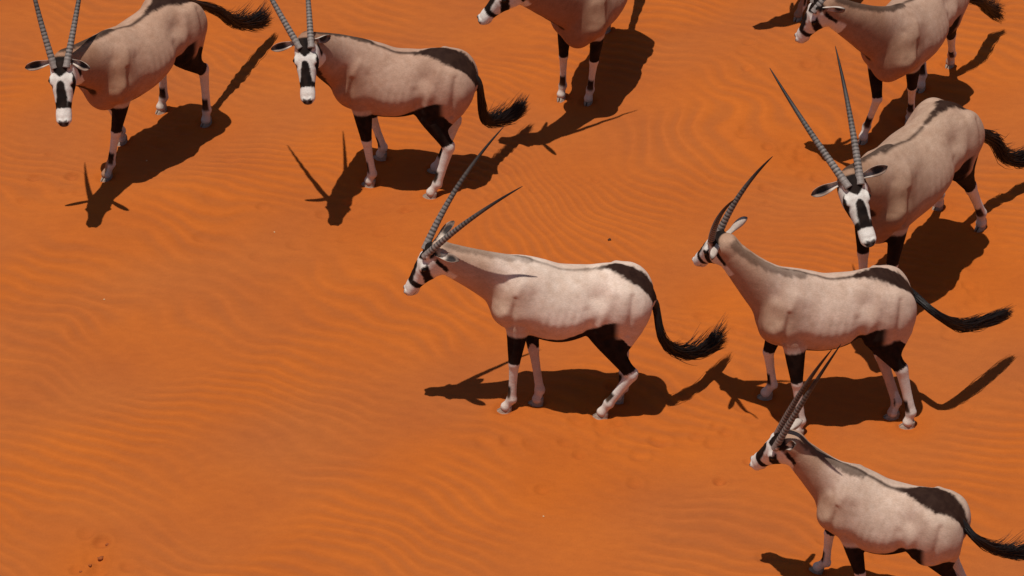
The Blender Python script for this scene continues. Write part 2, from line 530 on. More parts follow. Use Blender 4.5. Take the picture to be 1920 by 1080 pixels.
def surface_nets(field):
    v = field.v
    s = v < 0
    nx, ny, nz = v.shape
    c = s[:-1, :-1, :-1].astype(np.int8)
    tot = c.copy()
    offs = [(i, j, k) for i in (0, 1) for j in (0, 1) for k in (0, 1)]
    tot = np.zeros((nx - 1, ny - 1, nz - 1), np.int8)
    for (i, j, k) in offs:
        tot += s[i:nx - 1 + i, j:ny - 1 + j, k:nz - 1 + k]
    act = (tot > 0) & (tot < 8)
    I, J, K = np.nonzero(act)
    idx = np.full(act.shape, -1, dtype=np.int32)
    idx[I, J, K] = np.arange(len(I))
    acc = np.zeros((len(I), 3)); cnt = np.zeros(len(I))
    for ax in range(3):
        for o in offs:
            if o[ax] == 1:
                continue
            o2 = list(o); o2[ax] = 1
            a = v[I + o[0], J + o[1], K + o[2]].astype(float)
            b = v[I + o2[0], J + o2[1], K + o2[2]].astype(float)
            m = (a < 0) != (b < 0)
            t = np.where(m, a / np.where(np.abs(a - b) < 1e-12, 1e-12, a - b), 0)
            p = np.tile(np.array(o, float), (len(I), 1))
            p[:, ax] += t
            acc[m] += p[m]
            cnt[m] += 1
    P = acc / np.maximum(cnt, 1)[:, None]
    V = field.lo + (np.stack([I, J, K], -1) + P) * field.h
    quads = []
    for ax in range(3):
        a1, a2 = (ax + 1) % 3, (ax + 2) % 3
        A = [slice(0, n) for n in v.shape]; B = [slice(0, n) for n in v.shape]
        A[ax] = slice(0, v.shape[ax] - 1); B[ax] = slice(1, v.shape[ax])
        sa, sb = s[tuple(A)], s[tuple(B)]
        E = np.argwhere(sa != sb)
        E = E[(E[:, a1] > 0) & (E[:, a2] > 0) & (E[:, a1] < v.shape[a1] - 1) & (E[:, a2] < v.shape[a2] - 1)]
        flip = sa[E[:, 0], E[:, 1], E[:, 2]]
        e1 = np.zeros(3, int); e1[a1] = 1
        e2 = np.zeros(3, int); e2[a2] = 1
        q = []
        for d in (0 * e1, e1, e1 + e2, e2):
            c0 = E - d
            q.append(idx[c0[:, 0], c0[:, 1], c0[:, 2]])
        q = np.stack(q, -1)
        q[~flip] = q[~flip][:, ::-1]
        quads.append(q)
    Q = np.concatenate(quads)
    Q = Q[(Q >= 0).all(axis=1)]
    # one pass of tangential relaxation keeps the quads even
    nb = np.zeros_like(V); nc = np.zeros(len(V))
    for i in range(4):
        np.add.at(nb, Q[:, i], V[Q[:, (i + 1) % 4]] + V[Q[:, (i - 1) % 4]])
        np.add.at(nc, Q[:, i], 2)
    V2 = 0.5 * V + 0.5 * nb / np.maximum(nc, 1)[:, None]
    return V2, Q

def vertex_normals(V, Q):
    n = np.cross(V[Q[:, 2]] - V[Q[:, 0]], V[Q[:, 3]] - V[Q[:, 1]])
    N = np.zeros_like(V)
    for i in range(4):
        np.add.at(N, Q[:, i], n)
    return N / (np.linalg.norm(N, axis=1)[:, None] + 1e-12)

def unit(v):
    v = np.asarray(v, float)
    return v / (np.linalg.norm(v) + 1e-12)

def bez(p0, p1, p2, n):
    t = np.linspace(0, 1, n)[:, None]
    return (1 - t) ** 2 * p0 + 2 * t * (1 - t) * p1 + t * t * p2

def catmull(pts, n_per):
    pts = [np.asarray(p, float) for p in pts]
    P = [2 * pts[0] - pts[1]] + pts + [2 * pts[-1] - pts[-2]]
    out = []
    for i in range(1, len(P) - 2):
        for j in range(n_per):
            t = j / n_per
            out.append(0.5 * ((2 * P[i]) + (-P[i - 1] + P[i + 1]) * t + (2 * P[i - 1] - 5 * P[i] + 4 * P[i + 1] - P[i + 2]) * t * t
                              + (-P[i - 1] + 3 * P[i] - 3 * P[i + 1] + P[i + 2]) * t ** 3))
    out.append(P[-2])
    return np.array(out)

def frames_along(pts, ref):
    T = np.gradient(pts, axis=0)
    T /= np.linalg.norm(T, axis=1)[:, None]
    u = unit(np.asarray(ref, float) - T[0] * np.dot(ref, T[0]))
    U = []
    for t in T:
        u = unit(u - t * np.dot(u, t))
        U.append(u)
    U = np.array(U)
    return T, U, np.cross(T, U)

def tube(pts, rad, sides, ref=(0, 0, 1)):
    pts = np.asarray(pts, float)
    T, U, W = frames_along(pts, ref)
    V, F = [], []
    for i, p in enumerate(pts):
        for j in range(sides):
            a = 2 * math.pi * j / sides
            V.append(p + rad[i] * (math.cos(a) * U[i] + math.sin(a) * W[i]))
    n = len(pts)
    for i in range(n - 1):
        for j in range(sides):
            k = (j + 1) % sides
            F.append((i * sides + j, i * sides + k, (i + 1) * sides + k, (i + 1) * sides + j))
    F.append(tuple(range(sides))[::-1])
    F.append(tuple((n - 1) * sides + j for j in range(sides)))
    return V, F

# ------------------------------------------------------------------ trunk profile (forward = +x)
TX = [-0.635, -0.615, -0.57, -0.48, -0.38, -0.27, -0.15, 0.0, 0.15, 0.27, 0.36, 0.43, 0.485, 0.52, 0.535]
TT = [0.905, 0.955, 1.015, 1.09, 1.143, 1.14, 1.115, 1.105, 1.125, 1.155, 1.150, 1.10, 1.02, 0.94, 0.86]
TB = [0.865, 0.825, 0.780, 0.73, 0.69, 0.665, 0.618, 0.580, 0.568, 0.575, 0.590, 0.62, 0.67, 0.72, 0.78]
TW = [0.020, 0.060, 0.110, 0.165, 0.195, 0.218, 0.252, 0.270, 0.255, 0.220, 0.190, 0.165, 0.130, 0.080, 0.02]
X_D, T_D = spline1d(TX, TT); _, B_D = spline1d(TX, TB); _, W_D = spline1d(TX, TW)

def trunk_field(f, s, ln, belly):
    sl, X, Y, Z = f.box((-0.64 * s * ln, -0.29 * s, 0.50 * s), (0.55 * s * ln, 0.29 * s, 1.18 * s), 0.05)
    x = X[:, 0, 0] / (s * ln)
    top = np.interp(x, X_D, T_D); bot = np.interp(x, X_D, B_D) - belly[0] * np.exp(-((x - 0.02) / 0.22) ** 2) - belly[1] * np.exp(-((x - 0.36) / 0.16) ** 2); w = np.maximum(np.interp(x, X_D, W_D), 0.012)
    zc = ((top + bot) / 2 * s)[:, None, None].astype(np.float32)
    hz = np.maximum((top - bot) / 2 * s, 0.015)[:, None, None].astype(np.float32)
    w = (w * s)[:, None, None].astype(np.float32)
    zr = (Z - zc) / hz
    zc_ = np.clip(zr, -1, 1)
    we = w * np.float32(0.965) * (1 - 0.13 * np.maximum(zc_, 0) - 0.13 * np.maximum(-zc_, 0) ** 1.5)
    qy = Y / we
    k0 = np.sqrt(qy * qy + zr * zr) + np.float32(1e-6)
    k1 = np.sqrt((qy / we) ** 2 + (zr / hz) ** 2) + np.float32(1e-6)
    d = k0 * (k0 - 1) / k1
    # beyond the ends
    ex = np.maximum(np.maximum(x - 0.535, -0.635 - x), 0)[:, None, None].astype(np.float32) * s
    d = np.where(ex > 0, np.sqrt(np.maximum(d, 0) ** 2 + ex * ex) + 0.004, d)
    f.merge(sl, d.astype(np.float32), 0.02)

def two_bone(A, B, l1, l2, bend):
    AB = B - A
    d = np.linalg.norm(AB)
    w = AB / d
    if d > (l1 + l2) * 0.995:
        return A + AB * l1 / (l1 + l2) + unit(bend - w * np.dot(bend, w)) * 0.004
    x = (l1 * l1 - l2 * l2 + d * d) / (2 * d)
    h = math.sqrt(max(l1 * l1 - x * x, 1e-6))
    return A + w * x + unit(bend - w * np.dot(bend, w)) * h

# head stations: distance along the face, half width, top, bottom (in the head's own frame)
HEAD = [(-0.032, 0.046, -0.030, -0.110), (0.0, 0.062, -0.006, -0.145), (0.05, 0.072, 0.010, -0.168), (0.11, 0.074, 0.012, -0.172),
        (0.17, 0.064, 0.002, -0.160), (0.23, 0.052, -0.012, -0.138), (0.29, 0.0455, -0.026, -0.124), (0.335, 0.048, -0.034, -0.122),
        (0.365, 0.047, -0.044, -0.118), (0.385, 0.036, -0.056, -0.106)]

DEBUG = []

def make_oryx(spec):
    s = spec.get('size', 1.0)
    ln = spec.get('length', 1.0)
    S3 = np.array([s * ln, s, s])
    W = unproj(*spec['withers'], 1.155 * s)
    K = unproj(*spec['croup'], 1.15 * s)
    dirv = unit((W - K) * [1, 1, 0])
    span = np.linalg.norm((W - K)[:2]) / s / ln
    org = (W + K) / 2 + dirv * 0.01 * s
    org[2] = 0
    g0 = gz(org[0], org[1])
    org[2] = g0
    yaw = math.atan2(dirv[1], dirv[0])
    ca, sa = math.cos(yaw), math.sin(yaw)
    Rm = np.array([[ca, -sa, 0], [sa, ca, 0], [0, 0, 1]])      # local -> world
    def loc(p):
        return (np.asarray(p) - org) @ Rm
    def wld(p):
        return org + Rm @ np.asarray(p)
    def locdir(d):
        return np.asarray(d) @ Rm
    nm = spec['key']
    DEBUG.append(f"{nm}: span {span:.3f} (want .72) yaw {math.degrees(yaw):.0f}")
    h = spec.get('voxel', 0.0085)

    root = bpy.data.objects.new("oryx", None)
    COL.objects.link(root)
    root.empty_display_size = 0.3
    root.location = org
    root.rotation_euler = (0, 0, yaw)
    root['label'] = spec['label']
    root['category'] = 'antelope'
    root['group'] = 'oryx herd standing on the red sand'

    # ---- legs
    legs = []
    for key, side, front in (('FL', 1, True), ('FR', -1, True), ('RL', 1, False), ('RR', -1, False)):
        hw = unproj(*spec[key], 0.0)
        lift = spec.get('lift', {}).get(key, 0.0)
        if lift:
            hw = unproj(*spec[key], lift)
        hw[2] = gz(hw[0], hw[1]) + lift
        H = loc(hw)
        if front:
            nat = np.array([0.30, 0.115 * side, 0]) * S3
            dx, dy = H[0] - nat[0], H[1] - nat[1]
            Sh = np.array([0.415, 0.105 * side, 0.90]) * S3 + [0.05 * dx, 0, 0]
            E = np.array([0.300, 0.135 * side, 0.715]) * S3 + [0.25 * dx, 0.15 * dy, 0]
            F = H + np.array([-0.030, 0, 0.115]) * s + [-0.12 * dx, -0.1 * dy, 0]
            Kn = two_bone(E, F, 0.315 * s, 0.285 * s, np.array([1.0, 0, 0]))
            if key in spec.get('kn', {}):
                Kn = loc(unproj(*spec['kn'][key]))
            J = dict(sh=Sh, el=E, kn=Kn, fe=F, ho=H)
        else:
            nat = np.array([-0.46, 0.115 * side, 0]) * S3
            dx, dy = H[0] - nat[0], H[1] - nat[1]
            Hip = np.array([-0.43, 0.09 * side, 0.97]) * S3
            St = np.array([-0.285, 0.145 * side, 0.72]) * S3 + [0.30 * dx, 0.10 * dy, 0.04 * abs(dx)]
            F = H + np.array([-0.030, 0, 0.12]) * s + [-0.10 * dx, -0.1 * dy, 0]
            Hk = two_bone(St, F, 0.335 * s, 0.35 * s, np.array([-1.0, 0, 0.05]))
            if key in spec.get('hk', {}):
                Hk = loc(unproj(*spec['hk'][key]))
                Hk[1] = 0.5 * (St[1] + F[1])
            J = dict(hip=Hip, st=St, hk=Hk, fe=F, ho=H)
        J['front'] = front; J['side'] = side; J['key'] = key
        DEBUG.append(f"   {key} hoof local {np.round(H,2)} " + ("knee " + str(np.round(proj(wld(J['kn'])))) if front else "hock " + str(np.round(proj(wld(J['hk']))))))
        legs.append(J)

    # ---- head frame
    HS = 1.09 * spec.get('head', 1.0)
    poll = loc(unproj(*spec['poll']))
    if spec['nose'][0] == 'r':
        nose = loc(on_line(CAM, ray(spec['nose'][1], spec['nose'][2]), wld(poll), 0.369 * s * HS, spec['nose'][3]))
    else:
        nose = loc(unproj(*spec['nose']))
    vraw = nose - poll
    DEBUG.append(f"   head raw len {np.linalg.norm(vraw):.3f} (want {0.37*s:.3f}) poll local {np.round(poll,2)} nose z {nose[2]:.2f} dir {np.round(unit(vraw),2)}")
    fy = math.radians(spec['face_yaw'])
    fw = locdir([math.cos(fy), math.sin(fy), 0])
    l = np.cross([0, 0, 1.0], fw)
    roll = math.radians(spec.get('roll', 0))
    l = l * math.cos(roll) + np.array([0, 0, 1.0]) * math.sin(roll)
    # keep the face direction of the picture, turn the side axis to fit it
    v = unit(vraw)
    l = unit(l - v * np.dot(l, v))
    n0 = np.cross(v, l)
    n0 = np.cross(v, l)
    off = math.atan2(0.08, 0.36)
    A = unit(v * math.cos(off) + n0 * math.sin(off))
    Nn = unit(np.cross(A, l))
    if np.dot(v, -Nn) < 0:
        A = unit(v * math.cos(off) - n0 * math.sin(off)); Nn = unit(np.cross(A, l))
    hs = s * HS
    def hd(t, lat, up):
        return poll + (A * t + l * lat + Nn * up) * hs

    # ---- field
    P_all = [poll, hd(0.4, 0, -0.05), hd(0, 0, -0.2)] + [J['ho'] for J in legs] + [np.array([-0.66, -0.3, 0]) * s, np.array([0.6, 0.3, 1.2]) * s]
    P_all += [J['hk'] for J in legs if not J['front']]
    lo = np.min(P_all, axis=0) - 0.10; hi = np.max(P_all, axis=0) + 0.12
    f = Field(lo, hi, h)
    trunk_field(f, s, ln, (spec.get('belly', 0.0), spec.get('chest', 0.0)))
    Yax = np.array([0, 1.0, 0])
    # neck
    p0 = np.array([0.25, 0, 0.915]) * S3
    pe = hd(0.030, 0, -0.080)
    side_turn = math.atan2(pe[1] - p0[1], pe[0] - p0[0])
    reach = np.linalg.norm(pe - p0)
    ctrl = p0 + np.array([0.62, 0.12 * np.sign(pe[1]) * abs(math.sin(side_turn)), 0.30]) * reach * 0.55
    NK = 19
    NP = bez(p0, ctrl, pe, NK)
    tt = np.linspace(0, 1, NK)
    ra = [(np.interp(t, [0, 0.3, 0.6, 1], [0.158, 0.130, 0.104, 0.078]) * s, np.interp(t, [0, 0.3, 0.6, 1], [0.240, 0.218, 0.168, 0.106]) * s) for t in tt]
    US = [unit((1 - t) * Yax + t * (l if np.dot(l, Yax) > -0.35 else -l)) for t in tt]
    chain(f, NP, ra, Yax, 0.075, us=US)
    # crest of the mane: thin ridge on top of the neck
    upn = []
    for i in range(NK):
        T = unit(NP[min(i + 1, NK - 1)] - NP[max(i - 1, 0)])
        upn.append(unit(np.cross(T, US[i])))
    RP = [NP[i] + upn[i] * (ra[i][1] + 0.002) * (1 if upn[i][2] > -0.2 else -1) for i in range(4, NK)]
    chain(f, RP, [(0.010 * s, 0.018 * s)] * len(RP), Yax, 0.03)
    # breast
    ellipsoid(f, np.array([0.43, 0, 0.76]) * S3, np.eye(3), (0.085 * s, 0.085 * s, 0.12 * s), 0.07)
    # head
    hp, hr = [], []
    for (t, hw_, tp, bt) in HEAD:
        hp.append(hd(t, 0, (tp + bt) / 2)); hr.append((hw_ * 1.06 * hs, (tp - bt) / 2 * hs))
    chain(f, hp, hr, l, 0.035)
    for sd in (1, -1):
        ellipsoid(f, hd(0.118, 0.061 * sd, -0.030), (A, l, Nn), (0.034 * hs, 0.020 * hs, 0.022 * hs), 0.018)   # brow
        ellipsoid(f, hd(0.10, 0.040 * sd, -0.10), (A, l, Nn), (0.065 * hs, 0.030 * hs, 0.055 * hs), 0.025)    # cheek
        ellipsoid(f, hd(0.025, 0.042 * sd, 0.000), (A, l, Nn), (0.035 * hs, 0.028 * hs, 0.022 * hs), 0.02)     # horn base
        ellipsoid(f, hd(0.382, 0.021 * sd, -0.052), (A, l, Nn), (0.016 * hs, 0.013 * hs, 0.012 * hs), 0.01)    # nostril rim
    ellipsoid(f, hd(0.355, 0, -0.118), (A, l, Nn), (0.034 * hs, 0.030 * hs, 0.016 * hs), 0.015)               # lower lip
    # legs
    for J in legs:
        sd = J['side']
        if J['front']:
            Sh, E, Kn, F, H = J['sh'], J['el'], J['kn'], J['fe'], J['ho']
            scap = np.array([0.315, 0.085 * sd, 1.08]) * S3
            chain(f, [scap, (scap + Sh) / 2 + [0, 0.016 * sd, 0], Sh], [(0.05 * s, 0.07 * s), (0.062 * s, 0.10 * s), (0.055 * s, 0.085 * s)], Yax, 0.022)
            chain(f, [Sh, (Sh + E) / 2 + np.array([-0.02, 0.006 * sd, 0]) * s, E], [(0.055 * s, 0.075 * s), (0.056 * s, 0.098 * s), (0.043 * s, 0.068 * s)], Yax, 0.022)
            fa = E * 0.62 + Kn * 0.38
            up2 = E * 0.12 + Kn * 0.88
            chain(f, [E, fa, up2, Kn, Kn * 0.86 + F * 0.14, Kn * 0.5 + F * 0.5, Kn * 0.14 + F * 0.86, F],
                  [(0.057 * s, 0.084 * s), (0.050 * s, 0.066 * s), (0.037 * s, 0.044 * s), (0.038 * s, 0.041 * s), (0.030 * s, 0.034 * s), (0.0245 * s, 0.029 * s),
                   (0.026 * s, 0.031 * s), (0.032 * s, 0.036 * s)], Yax, 0.020)
        else:
            Hip, St, Hk, F, H = J['hip'], J['st'], J['hk'], J['fe'], J['ho']
            mid = (Hip + St) / 2 + np.array([-0.03, 0.018 * sd, -0.01]) * s
            chain(f, [Hip, mid, St], [(0.085 * s, 0.15 * s), (0.083 * s, 0.155 * s), (0.060 * s, 0.098 * s)], Yax, 0.035)
            but = np.array([-0.51, 0.080 * sd, 0.90]) * S3
            low = (St * 0.45 + Hk * 0.55) + np.array([-0.035, 0, 0.03]) * s
            chain(f, [but, (but + low) / 2 + np.array([-0.01, 0.012 * sd, 0]) * s, low], [(0.075 * s, 0.095 * s), (0.066 * s, 0.082 * s), (0.03 * s, 0.04 * s)], Yax, 0.035)
            g1 = St * 0.66 + Hk * 0.34
            g2 = St * 0.14 + Hk * 0.86
            heel = Hk + unit(Hk - F) * 0.015 * s + np.array([-0.018, 0, 0.018]) * s
            chain(f, [St, g1, g2, Hk, Hk * 0.86 + F * 0.14, Hk * 0.5 + F * 0.5, Hk * 0.14 + F * 0.86, F],
                  [(0.064 * s, 0.100 * s), (0.054 * s, 0.082 * s), (0.034 * s, 0.047 * s), (0.037 * s, 0.047 * s), (0.031 * s, 0.040 * s), (0.0255 * s, 0.034 * s),
                   (0.028 * s, 0.034 * s), (0.034 * s, 0.037 * s)], Yax, 0.022)
            chain(f, [g2 + np.array([-0.02, 0, 0.02]) * s, heel, Hk], [(0.012 * s, 0.014 * s), (0.020 * s, 0.022 * s), (0.020 * s, 0.02 * s)], Yax, 0.02)
        ptop = F + np.array([0, 0, 0])
        pb = H + np.array([0.0, 0, 0.045]) * s
        chain(f, [ptop, ptop * 0.45 + pb * 0.55, pb], [(0.031 * s, 0.036 * s), (0.027 * s, 0.030 * s), (0.035 * s, 0.038 * s)], Yax, 0.012)
        # dew claws behind the fetlock
        for q in (-1, 1):
            ellipsoid(f, F + np.array([-0.026, 0.012 * q, -0.018]) * s, np.eye(3), (0.009 * s, 0.007 * s, 0.010 * s), 0.008)
    for sd in (1, -1):
        ra_ = unit([0.42, 0, -0.90]); rb_ = unit([0.90, 0, 0.42])
        yy = np.array([0, 1.0, 0])
        ellipsoid(f, np.array([0.355, 0.128 * sd, 0.905]) * S3, (ra_, rb_, yy), (0.175 * s, 0.085 * s, 0.052 * s), 0.07)       # shoulder blade
        ellipsoid(f, np.array([0.405, 0.132 * sd, 0.830]) * S3, np.eye(3), (0.090 * s, 0.062 * s, 0.090 * s), 0.05)          # point of shoulder
        ellipsoid(f, np.array([-0.400, 0.140 * sd, 0.860]) * S3, (unit([0.35, 0, -0.94]), unit([0.94, 0, 0.35]), yy), (0.22 * s, 0.150 * s, 0.088 * s), 0.06)  # thigh
        ellipsoid(f, np.array([-0.500, 0.112 * sd, 0.870]) * S3, np.eye(3), (0.088 * s, 0.080 * s, 0.125 * s), 0.05)           # buttock
    V, Q = surface_nets(f)
    # smooth the big forms: neck strongly, trunk lightly, head and legs not at all
    hv = (V - poll) / hs
    ta = np.clip(hv @ A, 0.03, 0.37)
    away = smoothstep(0.13, 0.20, np.linalg.norm(hv - np.outer(ta, A) + Nn * 0.075, axis=1))
    wz = smoothstep(0.55, 0.68, V[:, 2] / s) * away
    wneck = wz * smoothstep(0.20, 0.32, V[:, 0] / (s * ln))
    for it in range(12):
        nb = np.zeros_like(V); nc = np.zeros(len(V))
        for i in range(4):
            np.add.at(nb, Q[:, i], V[Q[:, (i + 1) % 4]] + V[Q[:, (i - 1) % 4]])
            np.add.at(nc, Q[:, i], 2)
        wgt = (wneck if it >= 4 else wz)[:, None] * 0.8
        V = V * (1 - wgt) + wgt * nb / np.maximum(nc, 1)[:, None]
    N = vertex_normals(V, Q)

    # ---- muscle, rib and fold relief pushed into the skin
    wr = Waves(0.22, 14, 3, spec.get('seed', 1) + 40)
    Pn = V / S3
    px_, pz_ = Pn[:, 0], Pn[:, 2]
    side_w = smoothstep(0.06, 0.12, np.abs(Pn[:, 1])) * smoothstep(0.52, 0.64, pz_)
    def spot(cx, cz, rx, rz, tilt=0.0):
        dx, dz = px_ - cx, pz_ - cz
        dx = dx + tilt * dz
        return np.exp(-(dx / rx) ** 2 - (dz / rz) ** 2)
    def line(x0, z0, x1, z1, w):
        ex, ez = x1 - x0, z1 - z0
        t = np.clip(((px_ - x0) * ex + (pz_ - z0) * ez) / (ex * ex + ez * ez), 0, 1)
        d2 = (px_ - x0 - t * ex) ** 2 + (pz_ - z0 - t * ez) ** 2
        return np.exp(-d2 / (w * w))
    rel = (-0.026 * spot(-0.215, 1.005, 0.075, 0.060)
           + 0.013 * line(-0.335, 1.055, -0.245, 0.80, 0.034)
           - 0.015 * line(-0.165, 0.92, -0.185, 0.70, 0.038)
           - 0.010 * line(0.215, 1.00, 0.185, 0.72, 0.048)
           + 0.007 * line(0.29, 1.09, 0.405, 0.87, 0.028)
           + 0.014 * spot(0.31, 0.80, 0.065, 0.085)
           - 0.010 * line(0.345, 0.98, 0.37, 0.74, 0.018)
           - 0.008 * line(0.415, 1.06, 0.47, 0.88, 0.032)
           + 0.012 * spot(0.425, 0.84, 0.045, 0.06)
           + 0.010 * spot(-0.405, 0.93, 0.050, 0.120)
           - 0.011 * line(-0.475, 1.03, -0.445, 0.72, 0.020)
           + 0.012 * spot(-0.535, 0.90, 0.040, 0.09)
           + 0.006 * spot(-0.345, 1.075, 0.045, 0.035)
           - 0.008 * line(-0.36, 0.70, -0.28, 0.66, 0.02)) * spec.get('muscle', 1.0)
    jr = 0.15 * W_dir2(np.stack([px_ * 2, pz_ * 2], -1))
    ribs = np.sin((px_ + 0.22 * (pz_ - 0.85) + 0.02 * jr) * 2 * math.pi / 0.058) * smoothstep(-0.17, -0.08, px_) * smoothstep(0.20, 0.13, px_) \
        * smoothstep(0.66, 0.74, pz_) * smoothstep(1.02, 0.90, pz_)
    V = V + N * (side_w * (rel * s + 0.0011 * ribs + 0.0012 * wr(Pn)))[:, None]
    N = vertex_normals(V, Q)

    # ---- coat pattern
    seed = spec.get('seed', 1)
    w1 = Waves(0.09, 12, 3, seed)
    w2 = Waves(0.03, 12, 3, seed + 1)
    w3 = Waves(0.45, 10, 3, seed + 2)
    jit = 0.006 * w1(Pn) + 0.004 * w2(Pn)
    tone = np.array(spec.get('coat', (0.435, 0.318, 0.255)))
    white = np.array([0.74, 0.68, 0.62])
    black = np.array([0.013, 0.009, 0.008])
    C = np.tile(tone, (len(V), 1))
    def blend(C, col, m):
        m = np.clip(m, 0, 1)[:, None]
        return C * (1 - m) + np.asarray(col) * m
    x, y, z = Pn[:, 0] , np.abs(Pn[:, 1]), Pn[:, 2]
    # soft tonal drift: browner neck and shoulder with shading painted in, paler barrel and buttock
    C = C * (1 + np.outer(0.07 * w3(Pn), [1, 1.1, 1.2]) + np.outer(0.05 * w1(Pn), [0.6, 1, 1.3]))
    C = blend(C, tone * [1.12, 1.15, 1.18], 0.55 * smoothstep(0.15, -0.05, x) * smoothstep(1.12, 0.9, z))
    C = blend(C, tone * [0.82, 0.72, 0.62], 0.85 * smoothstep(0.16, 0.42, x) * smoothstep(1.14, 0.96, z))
    C = blend(C, tone * [0.74, 0.63, 0.54], 0.85 * smoothstep(0.42, 0.58, x))  # neck darkened further, its shade painted into the coat colour
    w5 = Waves(0.055, 16, 3, seed + 5)
    mot = np.clip(0.5 + 0.6 * w5(Pn) + 0.6 * w3(Pn * 2), 0, 1)
    C = C * (1 - np.outer(0.09 * mot, [0.75, 1.0, 1.15]))
    # distances to the limbs and head in their own frames
    def seg_t(a, b):
        ab = b - a
        t = np.clip(((V - a) @ ab) / (ab @ ab), 0, 1)
        d = np.linalg.norm(V - (a + t[:, None] * ab), axis=1)
        return t, d
    # white below, then the dark band along the lower flank
    nz_ = N[:, 2]
    zb = np.interp(x, X_D, B_D); zt = np.interp(x, X_D, T_D)
    zrel = (z - zb) / (zt - zb)
    trunkmask = smoothstep(-0.50, -0.42, x) * smoothstep(0.46, 0.36, x) * (z > 0.45)
    C = blend(C, white * 0.9, trunkmask * smoothstep(0.10, 0.05, zrel + 0.5 * jit) * smoothstep(-0.5, -0.75, nz_))
    bandw = np.interp(x, [-0.36, -0.24, -0.14, 0.0, 0.14, 0.30], [0.34, 0.31, 0.23, 0.16, 0.125, 0.10]) + 0.015 * w3(Pn * 2.0)
    band = smoothstep(bandw + 0.012, bandw - 0.012, zrel + jit) * smoothstep(-0.93, -0.80, nz_) * smoothstep(-0.40, -0.34, x) * smoothstep(0.34, 0.26, x) * (z > 0.5)
    C = blend(C, black, band * smoothstep(0.02, 0.05, y))
    # dorsal line and rump patch
    pw = (spec.get('pscale', 1.0)) * np.interp(x + spec.get('patch', 0.0), [-0.66, -0.60, -0.50, -0.38, -0.27, -0.18, -0.10, 0.2, 0.36, 0.5], [0.060, 0.090, 0.118, 0.112, 0.066, 0.030, 0.016, 0.011, 0.016, 0.02])
    top = smoothstep(pw + 0.016, pw - 0.016, y + jit * np.where(x < -0.12, 1.6, 0.35)) * (zrel > 0.55) * (z > 0.80) * smoothstep(0.40, 0.33, x)
    patch = smoothstep(-0.10, -0.2, x + spec.get('patch', 0.0))
    C = blend(C, np.array([0.027, 0.0125, 0.0090]), top * (patch + (1 - patch) * spec.get('dorsal', 0.9)))
    # legs
    for J in legs:
        sd = J['side']
        if J['front']:
            E, Kn, F, H = J['el'], J['kn'], J['fe'], J['ho']
            t1, d1 = seg_t(E, Kn); t2, d2 = seg_t(Kn, F); t3, d3 = seg_t(F, H)
            near = np.minimum(np.minimum(d1, d2), d3)
            isl = (near < 0.085 * s) & (V[:, 1] * sd > -0.01 * s) & (z < 0.74)
            m1 = isl & (d1 <= d2) & (d1 <= d3)
            zj = z + jit
            # pale elbow patch, then the black forearm
            C = blend(C, white * 0.85, m1 * smoothstep(0.02, 0.12, t1) * 0.55)
            C = blend(C, black, m1 * smoothstep(0.17, 0.24, t1 + 2 * jit) * smoothstep(1.0, 0.93, t1 + jit))
            m2 = isl & ~m1
            C = blend(C, white, m2 * 1.0)
            C = blend(C, white, (m1 & (t1 > 0.95)) * 1.0)
            frontish = N[:, 0]
            C = blend(C, black, (isl & (d2 <= d1) & (d2 <= d3)) * smoothstep(0.55, 0.66, t2 + jit) * smoothstep(1.0, 0.9, t2) * smoothstep(0.15, 0.45, frontish))
        else:
            St, Hk, F, H = J['st'], J['hk'], J['fe'], J['ho']
            t1, d1 = seg_t(St, Hk); t2, d2 = seg_t(Hk, F); t3, d3 = seg_t(F, H)
            near = np.minimum(np.minimum(d1, d2), d3)
            isl = (near < 0.13 * s) & (V[:, 1] * sd > -0.01 * s) & (z < 0.74)
            m1 = isl & (d1 <= d2) & (d1 <= d3)
            C = blend(C, black, m1 * smoothstep(0.10, 0.18, t1 + 2 * jit + 0.9 * np.clip((V[:, 0] / s - (St[0] / s - 0.02)), -0.3, 0.1)) * smoothstep(0.98, 0.90, t1 + jit))
            m2 = isl & ~m1 & (z < 0.62)
            C = blend(C, white, m2 * 1.0)
            C = blend(C, white, (m1 & (t1 > 0.92)) * 1.0)
            C = blend(C, black, (isl & (d2 <= d1) & (d2 <= d3)) * smoothstep(0.62, 0.72, t2 + jit) * smoothstep(1.0, 0.92, t2) * smoothstep(0.1, 0.4, N[:, 0]))
        # dust near the ground
        C = blend(C, (0.55, 0.30, 0.16), isl * 0.30 * smoothstep(0.22, 0.0, z))
    # neck: dark crest and throat line
    RPa = np.array(RP)
    dn = np.full(len(V), 9.0); dth = np.full(len(V), 9.0)
    TP = np.array([NP[i] - upn[i] * ra[i][1] * (1 if upn[i][2] > -0.2 else -1) for i in range(6, NK)])
    for i in range(len(RPa) - 1):
        _, d = seg_t(RPa[i], RPa[i + 1]); dn = np.minimum(dn, d)
    for i in range(len(TP) - 1):
        _, d = seg_t(TP[i], TP[i + 1]); dth = np.minimum(dth, d)
    HV = (V - poll) / hs
    ht, hl, hn = HV @ A, HV @ l, HV @ Nn
    notleg = z > 0.76
    inhead = (ht > -0.10) & (np.abs(hl) < 0.098) & (hn < 0.07) & (hn > -0.24)
    C = blend(C, np.array([0.05, 0.03, 0.022]), notleg * smoothstep(0.042, 0.022, dn + jit) * spec.get('mane', 0.8))
    C = blend(C, black * 1.4, notleg * smoothstep(0.042, 0.024, dth + jit) * 0.95 * smoothstep(-0.15, -0.5, N[:, 2]))
    # head pattern
    H_ = inhead & (ht > -0.02 + 0.0 * hn) & notleg
    q = -hn
    al = np.abs(hl)
    edge = 0.005
    hj = 0.5 * jit
    headreg = smoothstep(0.01, 0.03, ht - 0.18 * np.clip(q - 0.02, 0, 1) + hj) * H_
    C = blend(C, white, headreg)
